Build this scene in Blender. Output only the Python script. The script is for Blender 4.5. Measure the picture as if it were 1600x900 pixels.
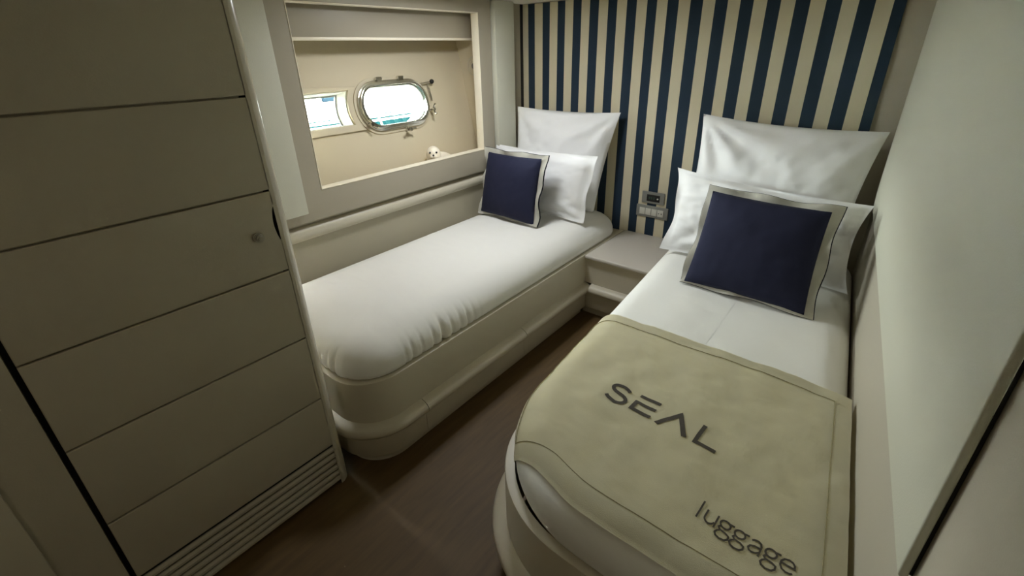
import bpy, bmesh, math, random
from mathutils import Vector, Matrix, noise

for o in list(bpy.data.objects):
    bpy.data.objects.remove(o)
SC = bpy.context.scene
COL = SC.collection
random.seed(7)

# ------------------------------------------------------------------ camera
cam_d = bpy.data.cameras.new('camera')
cam = bpy.data.objects.new('camera', cam_d)
COL.objects.link(cam)
RX = Vector((0.77884367, 0.62676958, -0.02371565))      # image right
RD = Vector((0.2440913, -0.33771206, -0.90904895))      # image down
RF = Vector((-0.57777329, 0.70221824, -0.4160139))      # view direction
M = Matrix(((RX.x, -RD.x, -RF.x), (RX.y, -RD.y, -RF.y), (RX.z, -RD.z, -RF.z))).to_4x4()
M.translation = Vector((0, 0, 1.5))
cam.matrix_world = M
cam_d.sensor_fit = 'HORIZONTAL'
cam_d.sensor_width = 36.0
cam_d.lens = 36.0 * 718.89 / 1600.0
cam_d.shift_x = 0.0
cam_d.shift_y = -(450.0 - 409.04) / 1600.0
cam_d.clip_start = 0.02
SC.camera = cam

# ------------------------------------------------------------------ light
SKY = 115.0
world = bpy.data.worlds.new('sky')
SC.world = world
world.use_nodes = True
wn = world.node_tree
wn.nodes['Background'].inputs[0].default_value = (0.96, 0.97, 0.94, 1)
wn.nodes['Background'].inputs[1].default_value = SKY

def portal(name, loc, nrm, sx, sy):
    l = bpy.data.lights.new(name, 'AREA')
    l.shape = 'RECTANGLE'; l.size = sx; l.size_y = sy
    l.cycles.is_portal = True
    o = bpy.data.objects.new(name, l); COL.objects.link(o)
    z = -Vector(nrm).normalized()            # lamp shines along -Z
    x = Vector((0, 1, 0)); y = z.cross(x)
    m = Matrix((x, y, z)).transposed().to_4x4(); m.translation = Vector(loc)
    o.matrix_world = m
    return o
HN = Vector((0.9783, 0, 0.2072))             # hull normal, into the cabin
HE = Vector((-0.2072, 0, 0.9783))            # up along the hull
H0 = Vector((-2.2896, 0, 1.25))
def hull(y, v, n=0.0):
    return H0 + HE * v + HN * n + Vector((0, y, 0))
portal('porthole_skylight', hull(1.7475, -0.014, -0.13), HN, 0.50, 0.27)
portal('hull_window_skylight', hull(1.03, -0.006, -0.13), HN, 0.90, 0.22)

SC.view_settings.view_transform = 'Standard'
SC.view_settings.look = 'None'
SC.view_settings.gamma = 1.0
SC.view_settings.use_curve_mapping = False
SC.view_settings.exposure = 0.12
SC.cycles.max_bounces = 14
SC.cycles.diffuse_bounces = 8
SC.cycles.sample_clamp_indirect = 40.0
SC.cycles.use_denoising = True
SC.cycles.caustics_refractive = False
SC.cycles.caustics_reflective = False

# ------------------------------------------------------------------ materials
def lin(r, g, b):
    f = lambda c: (c / 255 / 12.92) if c / 255 <= 0.04045 else ((c / 255 + 0.055) / 1.055) ** 2.4
    return (f(r), f(g), f(b), 1)

def mat(name, rgb, rough=0.5, metal=0.0, bump=0.0, scale=200.0, var=0.0, vscale=6.0, sheen=0.0, coat=0.0, stretch=None, spec=0.5):
    m = bpy.data.materials.new(name); m.use_nodes = True
    nt = m.node_tree; b = nt.nodes['Principled BSDF']
    b.inputs['Base Color'].default_value = lin(*rgb)
    b.inputs['Roughness'].default_value = rough
    b.inputs['Metallic'].default_value = metal
    b.inputs['Specular IOR Level'].default_value = spec
    if sheen: b.inputs['Sheen Weight'].default_value = sheen
    if coat: b.inputs['Coat Weight'].default_value = coat
    tc = nt.nodes.new('ShaderNodeTexCoord'); mp = nt.nodes.new('ShaderNodeMapping')
    nt.links.new(tc.outputs['Object'], mp.inputs['Vector'])
    if stretch: mp.inputs['Scale'].default_value = stretch
    if var:
        n = nt.nodes.new('ShaderNodeTexNoise'); n.inputs['Scale'].default_value = vscale; n.inputs['Detail'].default_value = 6
        r = nt.nodes.new('ShaderNodeValToRGB')
        c = lin(*rgb)
        r.color_ramp.elements[0].position = 0.3; r.color_ramp.elements[1].position = 0.7
        r.color_ramp.elements[0].color = tuple(x * (1 - var) for x in c[:3]) + (1,)
        r.color_ramp.elements[1].color = tuple(min(1, x * (1 + var)) for x in c[:3]) + (1,)
        nt.links.new(mp.outputs[0], n.inputs['Vector']); nt.links.new(n.outputs['Fac'], r.inputs[0])
        nt.links.new(r.outputs[0], b.inputs['Base Color'])
    if bump:
        n = nt.nodes.new('ShaderNodeTexNoise'); n.inputs['Scale'].default_value = scale; n.inputs['Detail'].default_value = 3
        bp = nt.nodes.new('ShaderNodeBump'); bp.inputs['Strength'].default_value = bump; bp.inputs['Distance'].default_value = 0.002
        nt.links.new(mp.outputs[0], n.inputs['Vector']); nt.links.new(n.outputs['Fac'], bp.inputs['Height'])
        nt.links.new(bp.outputs[0], b.inputs['Normal'])
    return m

PANELP = mat('grey_cream_paint', (168, 160, 142), 0.45, bump=0.05, scale=120)
LIT_EDGE = mat('window_lit_edge', (240, 232, 212), 0.35)  # pale colour standing in for window light on the edges
STRIPP = mat('shaded_wall_vinyl', (178, 171, 154), 0.55, bump=0.2, scale=300)  # toned darker than the raised panel to paint the shade on these walls
CREAM = mat('cream_paint', (198, 191, 172), 0.42, bump=0.05, scale=120)
WARD = mat('wardrobe_paint', (182, 175, 156), 0.5, bump=0.12, scale=260)
WALLP = mat('cream_vinyl', (170, 163, 142), 0.55, bump=0.15, scale=320)
RIGHTP = mat('pale_vinyl', (200, 199, 182), 0.55, bump=0.2, scale=300)
HULLP = mat('beige_hull_lining', (206, 194, 166), 0.6, bump=0.1, scale=200)
CEIL = mat('ceiling_white', (222, 218, 205), 0.6)
FLOOR = mat('brown_wood_floor', (92, 71, 38), 0.6, bump=0.15, scale=60, var=0.18, vscale=5, stretch=(9, 1, 1))
SHEET = mat('white_cotton', (236, 235, 230), 0.9, bump=0.10, scale=700, sheen=0.1)
PILLOW = mat('white_pillow_cotton', (236, 236, 236), 0.9, bump=0.10, scale=700, sheen=0.1)
FLANGE = mat('grey_white_linen', (228, 225, 214), 0.9, bump=0.2, scale=500)
NAVY = mat('navy_cotton', (17, 21, 50), 0.9, bump=0.25, scale=600)
NAVYDK = mat('dark_navy_edging', (20, 22, 44), 0.9)
KHAKI = mat('khaki_canvas', (236, 231, 206), 0.85, bump=0.2, scale=500, var=0.03, vscale=9)
STITCH = mat('khaki_stitching', (164, 155, 120), 0.9)
PRINT = mat('dark_grey_print', (72, 66, 58), 0.9)
ST_NAVY = mat('navy_stripe_fabric', (26, 45, 62), 0.9, bump=0.2, scale=600)
ST_CREAM = mat('cream_stripe_fabric', (206, 197, 170), 0.9, bump=0.2, scale=600)
DARK = mat('gap_shade', (22, 20, 16), 0.8)  # near-black colour painting the shade inside gaps
CHROME = mat('polished_steel', (230, 228, 220), 0.12, metal=1.0)
BLACK = mat('black_plastic', (14, 14, 14), 0.4)
GREYP = mat('grey_plastic', (128, 128, 122), 0.45)
LIGHTP = mat('light_plastic', (196, 194, 184), 0.4)
WHITEP = mat('white_plastic', (238, 236, 228), 0.4)
TOPM = mat('grey_leather_top', (200, 194, 184), 0.38, bump=0.15, scale=250)
SEALW = mat('seal_ceramic', (238, 228, 208), 0.4)
WATER = mat('teal_water', (3, 18, 19), 0.6, var=0.5, vscale=1.5, spec=0.0)
BOATW = mat('white_gelcoat', (225, 232, 234), 0.3)
TEAL = mat('teal_paint', (7, 25, 26), 0.6, spec=0.0)
BLUE = mat('blue_window_film', (16, 25, 31), 0.6, spec=0.0)
ROPE = mat('white_rope', (180, 186, 186), 0.9)
GLASS = bpy.data.materials.new('window_glass'); GLASS.use_nodes = True
gt = GLASS.node_tree; gt.nodes.remove(gt.nodes['Principled BSDF'])
g1 = gt.nodes.new('ShaderNodeBsdfTransparent'); g1.inputs[0].default_value = (0.93, 0.97, 0.97, 1)
g2 = gt.nodes.new('ShaderNodeBsdfGlossy'); g2.inputs['Roughness'].default_value = 0.03
gm = gt.nodes.new('ShaderNodeMixShader'); gf = gt.nodes.new('ShaderNodeFresnel'); gf.inputs[0].default_value = 1.45
gt.links.new(gf.outputs[0], gm.inputs[0]); gt.links.new(g1.outputs[0], gm.inputs[1]); gt.links.new(g2.outputs[0], gm.inputs[2])
gt.links.new(gm.outputs[0], gt.nodes['Material Output'].inputs[0])

# ------------------------------------------------------------------ helpers
def tag(o, label=None, cat=None, group=None, kind=None):
    if label: o['label'] = label
    if cat: o['category'] = cat
    if group: o['group'] = group
    if kind: o['kind'] = kind
    return o

def thing(name, label, cat, loc=(0, 0, 0), group=None):
    o = bpy.data.objects.new(name, None); COL.objects.link(o)
    o.location = loc; o.empty_display_size = 0.05
    return tag(o, label, cat, group)

def root_loc(p):
    v = Vector((0, 0, 0))
    while p is not None:
        v = v + p.location; p = p.parent
    return v

def obj(name, bm, m, parent=None, smooth=True, angle=40, label=None, loc=None):
    """link a bmesh built in world coordinates as one mesh object"""
    me = bpy.data.meshes.new(name)
    bmesh.ops.recalc_face_normals(bm, faces=bm.faces)
    off = root_loc(parent)
    here = Vector(loc) if loc is not None else off
    bmesh.ops.translate(bm, verts=bm.verts, vec=-here)
    bm.to_mesh(me); bm.free()
    for mm in (m if isinstance(m, (list, tuple)) else [m]): me.materials.append(mm)
    if smooth:
        for p in me.polygons: p.use_smooth = True
        me.set_sharp_from_angle(angle=math.radians(angle))
    o = bpy.data.objects.new(name, me); COL.objects.link(o)
    o.location = here - off
    if parent is not None: o.parent = parent
    if label: o['label'] = label
    return o

def struct(name, bm, m, label=None, cat=None, parent=None, **k):
    o = obj(name, bm, m, parent, **k)
    o['kind'] = 'structure'
    if label: o['label'] = label
    if cat: o['category'] = cat
    return o

def add_box(bm, lo, hi, bev=0.0, seg=2):
    b = bmesh.new()
    vs = [b.verts.new((x, y, z)) for z in (lo[2], hi[2]) for y in (lo[1], hi[1]) for x in (lo[0], hi[0])]
    for f in ((0, 1, 3, 2), (4, 5, 7, 6), (0, 1, 5, 4), (2, 3, 7, 6), (0, 2, 6, 4), (1, 3, 7, 5)):
        b.faces.new([vs[i] for i in f])
    bmesh.ops.recalc_face_normals(b, faces=b.faces)
    if bev: bmesh.ops.bevel(b, geom=b.edges[:], offset=bev, segments=seg, profile=0.5, affect='EDGES')
    merge(bm, b)
    return bm

def merge(bm, b, mtx=None):
    if mtx is not None: bmesh.ops.transform(b, matrix=mtx, verts=b.verts)
    t = bpy.data.meshes.new('tmp'); b.to_mesh(t); b.free(); bm.from_mesh(t); bpy.data.meshes.remove(t)

def box(lo, hi, bev=0.0, seg=2):
    return add_box(bmesh.new(), lo, hi, bev, seg)

def add_tube(bm, pts, r, n=10, caps=True, closed=False):
    pts = [Vector(p) for p in pts]
    rs = r if isinstance(r, (list, tuple)) else [r] * len(pts)
    rings = []; up = None
    N = len(pts)
    for i, p in enumerate(pts):
        a = pts[(i - 1) % N] if (closed or i > 0) else p
        c = pts[(i + 1) % N] if (closed or i < N - 1) else p
        t = (c - a).normalized()
        if up is None:
            up = Vector((0, 0, 1)) if abs(t.z) < 0.9 else Vector((1, 0, 0))
        x = t.cross(up).normalized(); y = x.cross(t).normalized(); up = y
        rings.append([bm.verts.new(p + (x * math.cos(2 * math.pi * k / n) + y * math.sin(2 * math.pi * k / n)) * rs[i]) for k in range(n)])
    for i in range(N if closed else N - 1):
        A, B = rings[i], rings[(i + 1) % N]
        for k in range(n): bm.faces.new((A[k], A[(k + 1) % n], B[(k + 1) % n], B[k]))
    if caps and not closed:
        bm.faces.new(rings[0]); bm.faces.new(rings[-1])
    return bm

def poly_slab(outer, holes, depth, frame, bev=0.0):
    """filled polygon (with holes) extruded from 0 to depth; frame maps local xyz to world"""
    cu = bpy.data.curves.new('tmp', 'CURVE'); cu.dimensions = '2D'; cu.fill_mode = 'BOTH'
    for loop in [outer] + holes:
        s = cu.splines.new('POLY'); s.points.add(len(loop) - 1)
        for p, q in zip(s.points, loop): p.co = (q[0], q[1], 0, 1)
        s.use_cyclic_u = True
    cu.extrude = depth / 2 - bev
    cu.bevel_depth = bev; cu.bevel_resolution = 2
    if bev: cu.offset = -bev
    o = bpy.data.objects.new('tmp', cu); COL.objects.link(o)
    dg = bpy.context.evaluated_depsgraph_get()
    me = bpy.data.meshes.new_from_object(o.evaluated_get(dg))
    bm = bmesh.new(); bm.from_mesh(me)
    bpy.data.objects.remove(o); bpy.data.curves.remove(cu); bpy.data.meshes.remove(me)
    bmesh.ops.remove_doubles(bm, verts=bm.verts, dist=1e-5)
    bmesh.ops.translate(bm, verts=bm.verts, vec=(0, 0, depth / 2))
    bmesh.ops.transform(bm, matrix=frame, verts=bm.verts)
    return bm

def frame(o, ex, ey, ez):
    m = Matrix((ex, ey, ez)).transposed().to_4x4(); m.translation = Vector(o); return m

def rounded(poly, radii, step=0.015, seg=14):
    """dense points and outward normals of a rounded convex polygon given counter-clockwise"""
    P = [Vector(p) for p in poly]; n = len(P); pts = []; nrm = []
    for i in range(n):
        a, b, c = P[i - 1], P[i], P[(i + 1) % n]; r = radii[i]
        u = (a - b).normalized(); v = (c - b).normalized()
        half = math.acos(max(-1, min(1, u.dot(v)))) / 2
        d = r / math.tan(half); ctr = b + (u + v).normalized() * (r / math.sin(half))
        s = b + u * d; e = b + v * d
        a0 = math.atan2(s.y - ctr.y, s.x - ctr.x); a1 = math.atan2(e.y - ctr.y, e.x - ctr.x)
        if a1 < a0: a1 += 2 * math.pi
        for k in range(seg + 1):
            t = a0 + (a1 - a0) * k / seg
            nn = Vector((math.cos(t), math.sin(t))); pts.append(ctr + nn * r); nrm.append(nn)
        nb = P[(i + 1) % n]; rn = radii[(i + 1) % n]
        w = (b - nb).normalized(); x = (P[(i + 2) % n] - nb).normalized()
        h2 = math.acos(max(-1, min(1, w.dot(x)))) / 2
        e2 = nb + w * (rn / math.tan(h2))
        L = (e2 - e).length; k = max(1, int(L / step))
        nn = Vector((v.y, -v.x))
        for j in range(1, k): pts.append(e.lerp(e2, j / k)); nrm.append(nn.copy())
    return pts, nrm

def sweep(path, nrm, prof, closed_prof=True, z0=0.0):
    """sweep a profile [(outward, z)] along a plan path"""
    bm = bmesh.new(); rings = []
    for p, n in zip(path, nrm):
        rings.append([bm.verts.new((p.x + n.x * a, p.y + n.y * a, z0 + z)) for a, z in prof])
    m = len(prof)
    for A, B in zip(rings, rings[1:]):
        for k in range(m if closed_prof else m - 1): bm.faces.new((A[k], A[(k + 1) % m], B[(k + 1) % m], B[k]))
    if closed_prof: bm.faces.new(rings[0]); bm.faces.new(rings[-1])
    return bm

def fbm(x, y, z=0.0, s=1.0):
    return noise.fractal(Vector((x * s, y * s, z)), 0.8, 2.0, 3, noise_basis='PERLIN_ORIGINAL')

WX = lambda y: 0.22 - 0.0769 * y             # the right wall runs in towards the bow
YB = 2.70                                    # striped back wall
XL = -2.07                                   # left wall
ZC = 1.776                                   # ceiling
Y0 = -1.3                                    # doorway wall behind the camera

# ------------------------------------------------------------------ setting
struct('floor', box((-2.9, Y0 - 0.05, -0.05), (0.6, 2.95, 0.0)), FLOOR, 'dark brown wooden cabin floor between the two berths', 'floor', smooth=False)
struct('ceiling', box((-2.62, Y0 - 0.05, ZC), (0.6, 2.95, ZC + 0.05)), CEIL, 'low white cabin ceiling meeting the striped wall', 'ceiling', smooth=False)
# back wall: plain wall, striped upholstered panel on it
wb = struct('wall_back', box((-2.25, YB + 0.012, 0), (0.3, YB + 0.06, ZC)), STRIPP, 'far wall behind the pillows with navy and cream stripes', 'wall', smooth=False)
edges = [-2.085, -2.032, -1.979, -1.917, -1.862, -1.803, -1.748, -1.690, -1.633, -1.576, -1.516, -1.456, -1.399, -1.339, -1.280,
         -1.219, -1.163, -1.104, -1.044, -0.982, -0.918, -0.857, -0.796, -0.737, -0.677, -0.617, -0.558, -0.497, -0.437, -0.375, -0.315,
         -0.253, -0.194, -0.131, -0.089]
bm = bmesh.new()
fr = [[bm.verts.new((x, YB, z)) for z in (0.0, ZC - 0.004)] for x in edges]
bk = [[bm.verts.new((x, YB + 0.012, z)) for z in (0.0, ZC - 0.004)] for x in (edges[0], edges[-1])]
for i in range(len(edges) - 1):
    f = bm.faces.new((fr[i][0], fr[i + 1][0], fr[i + 1][1], fr[i][1])); f.material_index = i % 2
f = bm.faces.new((fr[0][0], fr[0][1], bk[0][1], bk[0][0]))
f = bm.faces.new((fr[-1][1], fr[-1][0], bk[1][0], bk[1][1])); f.material_index = 1
obj('striped_panel', bm, [ST_CREAM, ST_NAVY], wb, smooth=False, label='upholstery with vertical navy and cream stripes')

# right wall with its big flat panel
def rw(y, d=0.0): return WX(y) - d
bm = bmesh.new()
vs = [bm.verts.new(p) for z in (0, ZC) for p in ((rw(Y0), Y0, z), (rw(2.76), 2.76, z), (rw(2.76) + 0.05, 2.76, z), (rw(Y0) + 0.05, Y0, z))]
for f in ((0, 1, 2, 3), (4, 5, 6, 7), (0, 1, 5, 4), (1, 2, 6, 5), (2, 3, 7, 6), (3, 0, 4, 7)): bm.faces.new([vs[i] for i in f])
wr = struct('wall_right', bm, STRIPP, 'pale wall on the right running beside the berth', 'wall', smooth=False)
ey = Vector((-0.0769, 1, 0)).normalized(); en = Vector((-1, -0.0769, 0)).normalized(); ez = Vector((0, 0, 1))
def wall_panel(d0, d1, y0, y1, z0, z1, rnd, bev):
    pts = [(y0, z1), (y0, z0)]
    if rnd:
        pts += [(y1 - rnd + rnd * math.sin(a), z0 + rnd - rnd * math.cos(a)) for a in [i * math.pi / 2 / 12 for i in range(13)]]
    else: pts += [(y1, z0)]
    pts += [(y1, z1)]
    return poly_slab([(p[0] * 1.003, p[1]) for p in pts], [], d1 - d0, frame(Vector((0.22, 0, 0)) + en * d0, ey, ez, en), bev)
obj('panel_core', wall_panel(0.0005, 0.005, 0.647, 2.56, 0.827, ZC - 0.006, 0.11, 0.0), DARK, wr, label='dark core painted as gap shade around the raised panel')  # inset layer gives the gap its shade by colour
obj('panel', wall_panel(0.005, 0.017, 0.642, 2.57, 0.822, ZC - 0.002, 0.12, 0.004), RIGHTP, wr, label='large pale raised panel with rounded far corner')

# left side: wall under the rail, opening panel, columns
wl = struct('wall_left', box((XL - 0.02, 0.62, 0.0), (XL, 2.705, 0.79)), WALLP, 'cream wall along the left berth with a wide opening to the hull', 'wall', smooth=False)
F_L = frame((-2.083, 0, 0), Vector((0, 1, 0)), Vector((0, 0, 1)), Vector((1, 0, 0)))
def rr(y0, y1, z0, z1): return [(y0, z0), (y1, z0), (y1, z1), (y0, z1)]
obj('opening_panel', poly_slab(rr(0.63, 2.325, 0.793, ZC - 0.002), [rr(1.072, 2.216, 0.928, 1.709)], 0.053, F_L, 0.003), PANELP, wl, label='cream framed panel cut through with a wide opening')
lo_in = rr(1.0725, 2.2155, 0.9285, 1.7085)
obj('opening_edge', poly_slab(lo_in, [rr(1.0765, 2.2115, 0.9325, 1.7045)], 0.0555, frame((-2.0837, 0, 0), Vector((0, 1, 0)), Vector((0, 0, 1)), Vector((1, 0, 0))), 0.001), LIT_EDGE, wl, label='pale lining painting window light on the edge of the opening')
obj('raised_panel', box((-2.029, 0.64, 0.842), (-2.0, 0.975, ZC - 0.002), 0.004), RIGHTP, wl, label='narrow flat upright panel beside the wardrobe')
obj('column', box((XL + 0.0005, 2.332, 0.60), (-2.0, 2.512, ZC - 0.002), 0.004), RIGHTP, wl, label='narrow flat upright panel beside the striped wall')
obj('backing', box((XL - 0.03, 2.512, 0.79), (XL - 0.001, 2.662, ZC - 0.002)), PANELP, wl, smooth=False)
obj('painted_gap_shade', box((XL - 0.03, 2.663, 0.79), (XL - 0.006, 2.705, ZC - 0.002)), DARK, wl, smooth=False, label='dark strip painted as gap shade beside the striped wall')  # solid box coloured like the shade of an open gap
# half-round rail on the wall
prof = [(0.001, 0.703)] + [(0.034 * math.cos(a), 0.737 + 0.036 * math.sin(a)) for a in [-math.pi / 2 + math.pi * i / 12 for i in range(13)]] + [(0.001, 0.773)]
struct('trim_1', sweep([Vector((XL, 0.64)), Vector((XL, 2.328))], [Vector((1, 0))] * 2, prof), CREAM, 'half round cream rail along the wall above the left mattress', 'rail')
struct('trim_2', box((XL + 0.0005, 0.64, 0.775), (XL + 0.006, 2.328, 0.792)), WALLP, 'dark groove between the wall rail and the opening panel', 'trim', smooth=False)

# recess behind the opening
struct('wall_recess_far', box((-2.60, 2.35, 0.78), (-2.085, 2.39, ZC)), HULLP, 'beige end wall of the recess carrying a round speaker', 'wall', smooth=False)
struct('wall_recess_near', box((-2.60, 0.40, 0.78), (-2.09, 0.44, ZC)), HULLP, 'beige near end wall of the window recess', 'wall', smooth=False)
struct('trim_3', box((-2.30, 0.44, 0.80), (XL - 0.021, 2.35, 0.84)), HULLP, 'beige trough shelf behind the sill of the opening', 'shelf', smooth=False)
bm = box((-2.19, 0.44, 1.572), (-2.15, 2.349, ZC), 0.006)
t4 = struct('trim_4', bm, PANELP, 'cream beam across the top of the recess above the porthole', 'beam')
obj('lower_edge', box((-2.191, 0.45, 1.566), (-2.1485, 2.348, 1.580), 0.003), LIT_EDGE, t4, label='pale strip painting window light on the lower edge of the beam')
# hull lining with porthole hole and window hole
F_H = frame(H0 - HN * 0.06, Vector((0, 1, 0)), HE, HN)
PC = (1.7475, -0.0145); PW, PH, PR = 0.495, 0.268, 0.128
def stadium(cx, cy, w, h, r, n=14):
    out = []
    for qx, qy, a0 in ((1, 1, 0), (-1, 1, 90), (-1, -1, 180), (1, -1, 270)):
        for k in range(n + 1):
            a = math.radians(a0 + 90 * k / n)
            out.append((cx + qx * (w / 2 - r) + r * math.cos(a), cy + qy * (h / 2 - r) + r * math.sin(a)))
    return out
def winloop(g=0.0, yl=0.60):
    top, bot = 0.0825 - g, -0.092 + g
    cx, cy, r = 1.640, -0.0145, 0.200 + g
    pts = [(yl + g, top), (yl + g, bot)]
    a0 = math.pi + math.asin((cy - bot) / r); a1 = math.pi - math.asin((top - cy) / r)
    pts += [(cx + r * math.cos(a0 + (a1 - a0) * k / 14), cy + r * math.sin(a0 + (a1 - a0) * k / 14)) for k in range(15)]
    return pts
hullw = poly_slab([(0.40, -0.48), (2.349, -0.48), (2.349, 0.54), (0.40, 0.54)], [stadium(*PC, PW - 0.06, PH - 0.06, PR - 0.03), winloop()], 0.06, F_H)
struct('wall_hull', hullw, HULLP, 'sloping beige hull side seen through the opening', 'wall', smooth=False)

def loop_ring(outer, inner, depth, fr_, m, name, parent, bev=0.0, label=None):
    return obj(name, poly_slab(outer, [inner], depth, fr_, bev), m, parent, label=label)
# window 2: rectangular hull window with moulded surround
w2 = bpy.data.objects.new('window_2', None); COL.objects.link(w2); w2.location = hull(1.0, 0, 0)
tag(w2, 'low rectangular hull window left of the porthole with deep white reveal', 'window', kind='structure')
F_S = frame(H0 + HN * 0.0005, Vector((0, 1, 0)), HE, HN)
so = [(0.50, 0.128), (0.50, -0.128)] + [(1.640 + 0.166 * math.cos(a), -0.0145 + 0.166 * math.sin(a)) for a in [math.pi + 0.75 - 1.5 * k / 14 for k in range(15)]]
loop_ring(so, winloop(), 0.014, F_S, HULLP, 'surround', w2, 0.003)
F_R = frame(H0 - HN * 0.1095, Vector((0, 1, 0)), HE, HN)
loop_ring(winloop(0.0008), winloop(0.005), 0.109, F_R, WHITEP, 'reveal', w2, label='white window reveal')
F_G = frame(H0 - HN * 0.100, Vector((0, 1, 0)), HE, HN)
loop_ring(winloop(0.0055), winloop(0.013), 0.008, F_G, GREYP, 'gasket', w2)
obj('pane', poly_slab(winloop(0.0056), [], 0.004, frame(H0 - HN * 0.098, Vector((0, 1, 0)), HE, HN)), GLASS, w2)

# window 1: chrome porthole
w1 = bpy.data.objects.new('window_1', None); COL.objects.link(w1); w1.location = hull(PC[0], PC[1], 0)
tag(w1, 'oblong polished steel porthole with dogs and wing nuts in the hull', 'window', kind='structure')
loop_ring(stadium(*PC, PW + 0.035, PH + 0.035, PR + 0.0175), stadium(*PC, PW - 0.058, PH - 0.058, PR - 0.029), 0.006, F_S, HULLP, 'seat_ring', w1, 0.002)
F_P = frame(H0 + HN * 0.007, Vector((0, 1, 0)), HE, HN)
loop_ring(stadium(*PC, PW, PH, PR), stadium(*PC, PW - 0.052, PH - 0.052, PR - 0.026), 0.012, F_P, CHROME, 'outer_frame', w1, 0.003)
F_Q = frame(H0 + HN * 0.0195, Vector((0, 1, 0)), HE, HN)
loop_ring(stadium(*PC, PW - 0.018, PH - 0.018, PR - 0.009), stadium(*PC, PW - 0.058, PH - 0.058, PR - 0.029), 0.014, F_Q, CHROME, 'hinged_frame', w1, 0.004)
loop_ring(stadium(*PC, PW - 0.0605, PH - 0.0605, PR - 0.0303), stadium(*PC, PW - 0.068, PH - 0.068, PR - 0.034), 0.114, F_R, WHITEP, 'reveal', w1, label='white inner sleeve')
obj('pane', poly_slab(stadium(*PC, PW - 0.0582, PH - 0.0582, PR - 0.0291), [], 0.004, frame(H0 + HN * 0.008, Vector((0, 1, 0)), HE, HN)), GLASS, w1)
# hinges on top
for y in (1.665, 1.815):
    bm = bmesh.new()
    add_tube(bm, [hull(y - 0.02, 0.128, 0.022), hull(y + 0.02, 0.128, 0.022)], 0.009)
    merge(bm, poly_slab([(y - 0.014, 0.108), (y + 0.014, 0.108), (y + 0.014, 0.130), (y - 0.014, 0.130)], [], 0.012, F_Q))
    obj('hinge', bm, CHROME, w1)
# dogs: swing bolt with wing nut
def dog(y, v, dy, dv):
    d = Vector((0, dy, 0)) + HE * dv; d.normalize(); s = d.cross(HN)
    c = hull(y, v, 0.012); bm = bmesh.new()
    add_tube(bm, [c - d * 0.012, c + d * 0.018], 0.008)
    add_tube(bm, [c + d * 0.012 + HN * 0.0, c + d * 0.012 + HN * 0.040], 0.006)
    w = c + d * 0.012 + HN * 0.032
    add_tube(bm, [w - HN * 0.008, w + HN * 0.008], 0.011)
    for q in (-1, 1):
        add_tube(bm, [w + s * q * 0.008, w + s * q * 0.020 + HN * 0.008, w + s * q * 0.030 + HN * 0.018], [0.006, 0.005, 0.007], 8)
    obj('wing_dog', bm, CHROME, w1)
dog(1.545, -0.098, -0.6, -0.5); dog(1.787, -0.152, 0, -1); dog(1.985, -0.070, 1, -0.15)
# stay arm with black knob at the top right
bm = bmesh.new()
add_tube(bm, [hull(1.955, 0.082, 0.015), hull(2.03, 0.088, 0.02)], 0.006)
add_tube(bm, [hull(2.015, 0.086, 0.02), hull(2.022, -0.02, 0.018)], 0.004)
obj('stay_arm', bm, CHROME, w1)
bm = bmesh.new(); bmesh.ops.create_uvsphere(bm, u_segments=16, v_segments=10, radius=0.014)
bmesh.ops.translate(bm, verts=bm.verts, vec=hull(2.045, 0.090, 0.026)); obj('stay_knob', bm, BLACK, w1, label='black round knob')

# round speaker on the recess end wall
sp = thing('wall_speaker', 'round cream speaker on the recess end wall by the opening edge', 'speaker', (-2.20, 2.349, 1.42))
def disc(c, ax, r, h, n=32, bev=0.0):
    b = bmesh.new(); bmesh.ops.create_cone(b, cap_ends=True, segments=n, radius1=r, radius2=r, depth=h)
    if bev:
        bmesh.ops.bevel(b, geom=[e for e in b.edges if abs(e.verts[0].co.z - e.verts[1].co.z) < 1e-6], offset=bev, segments=2, affect='EDGES')
    z = Vector(ax).normalized()
    bmesh.ops.transform(b, matrix=Matrix.Translation(Vector(c)) @ z.to_track_quat('Z', 'Y').to_matrix().to_4x4(), verts=b.verts)
    return b
obj('bezel', disc((-2.20, 2.344, 1.42), (0, -1, 0), 0.058, 0.009, bev=0.003), CREAM, sp)
bm = bmesh.new()
for r in (0.045, 0.033):
    add_tube(bm, [(-2.20 + r * math.cos(a), 2.3385, 1.42 + r * math.sin(a)) for a in [2 * math.pi * k / 32 for k in range(32)]], 0.003, 6, closed=True)
obj('grille', bm, HULLP, sp)
obj('dome', disc((-2.20, 2.3365, 1.42), (0, -1, 0), 0.016, 0.006, bev=0.002), GREYP, sp, label='grey centre dome')

# ------------------------------------------------------------------ outside
bm = bmesh.new()
n = 40
for i in range(n + 1):
    for j in range(n + 1):
        x = -2.75 - 22 * (i / n) ** 1.5; y = -14 + 34 * j / n
        bm.verts.new((x, y, 0.28 + 0.03 * math.sin(x * 3 + y) + 0.03 * math.sin(y * 2.3 - x)))
bm.verts.ensure_lookup_table()
for i in range(n):
    for j in range(n):
        a = i * (n + 1) + j; bm.faces.new([bm.verts[k] for k in (a, a + 1, a + n + 2, a + n + 1)])
tag(obj('water', bm, WATER), 'teal harbour water outside the porthole', 'water', kind='stuff')
bt = thing('moored_boat', 'white hull of a neighbouring boat seen through the porthole', 'boat', (-6.6, 3.0, 0.28))
def boat_ring(z, out, y0, y1, bow):
    pts = []
    for k in range(25):
        t = k / 24; y = y0 + (y1 - y0) * t
        pts.append((-6.4 + (1 - out) * 0.5 - 1.8 * max(0, t - 0.6) ** 2 * bow, y))
    return pts
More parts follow.
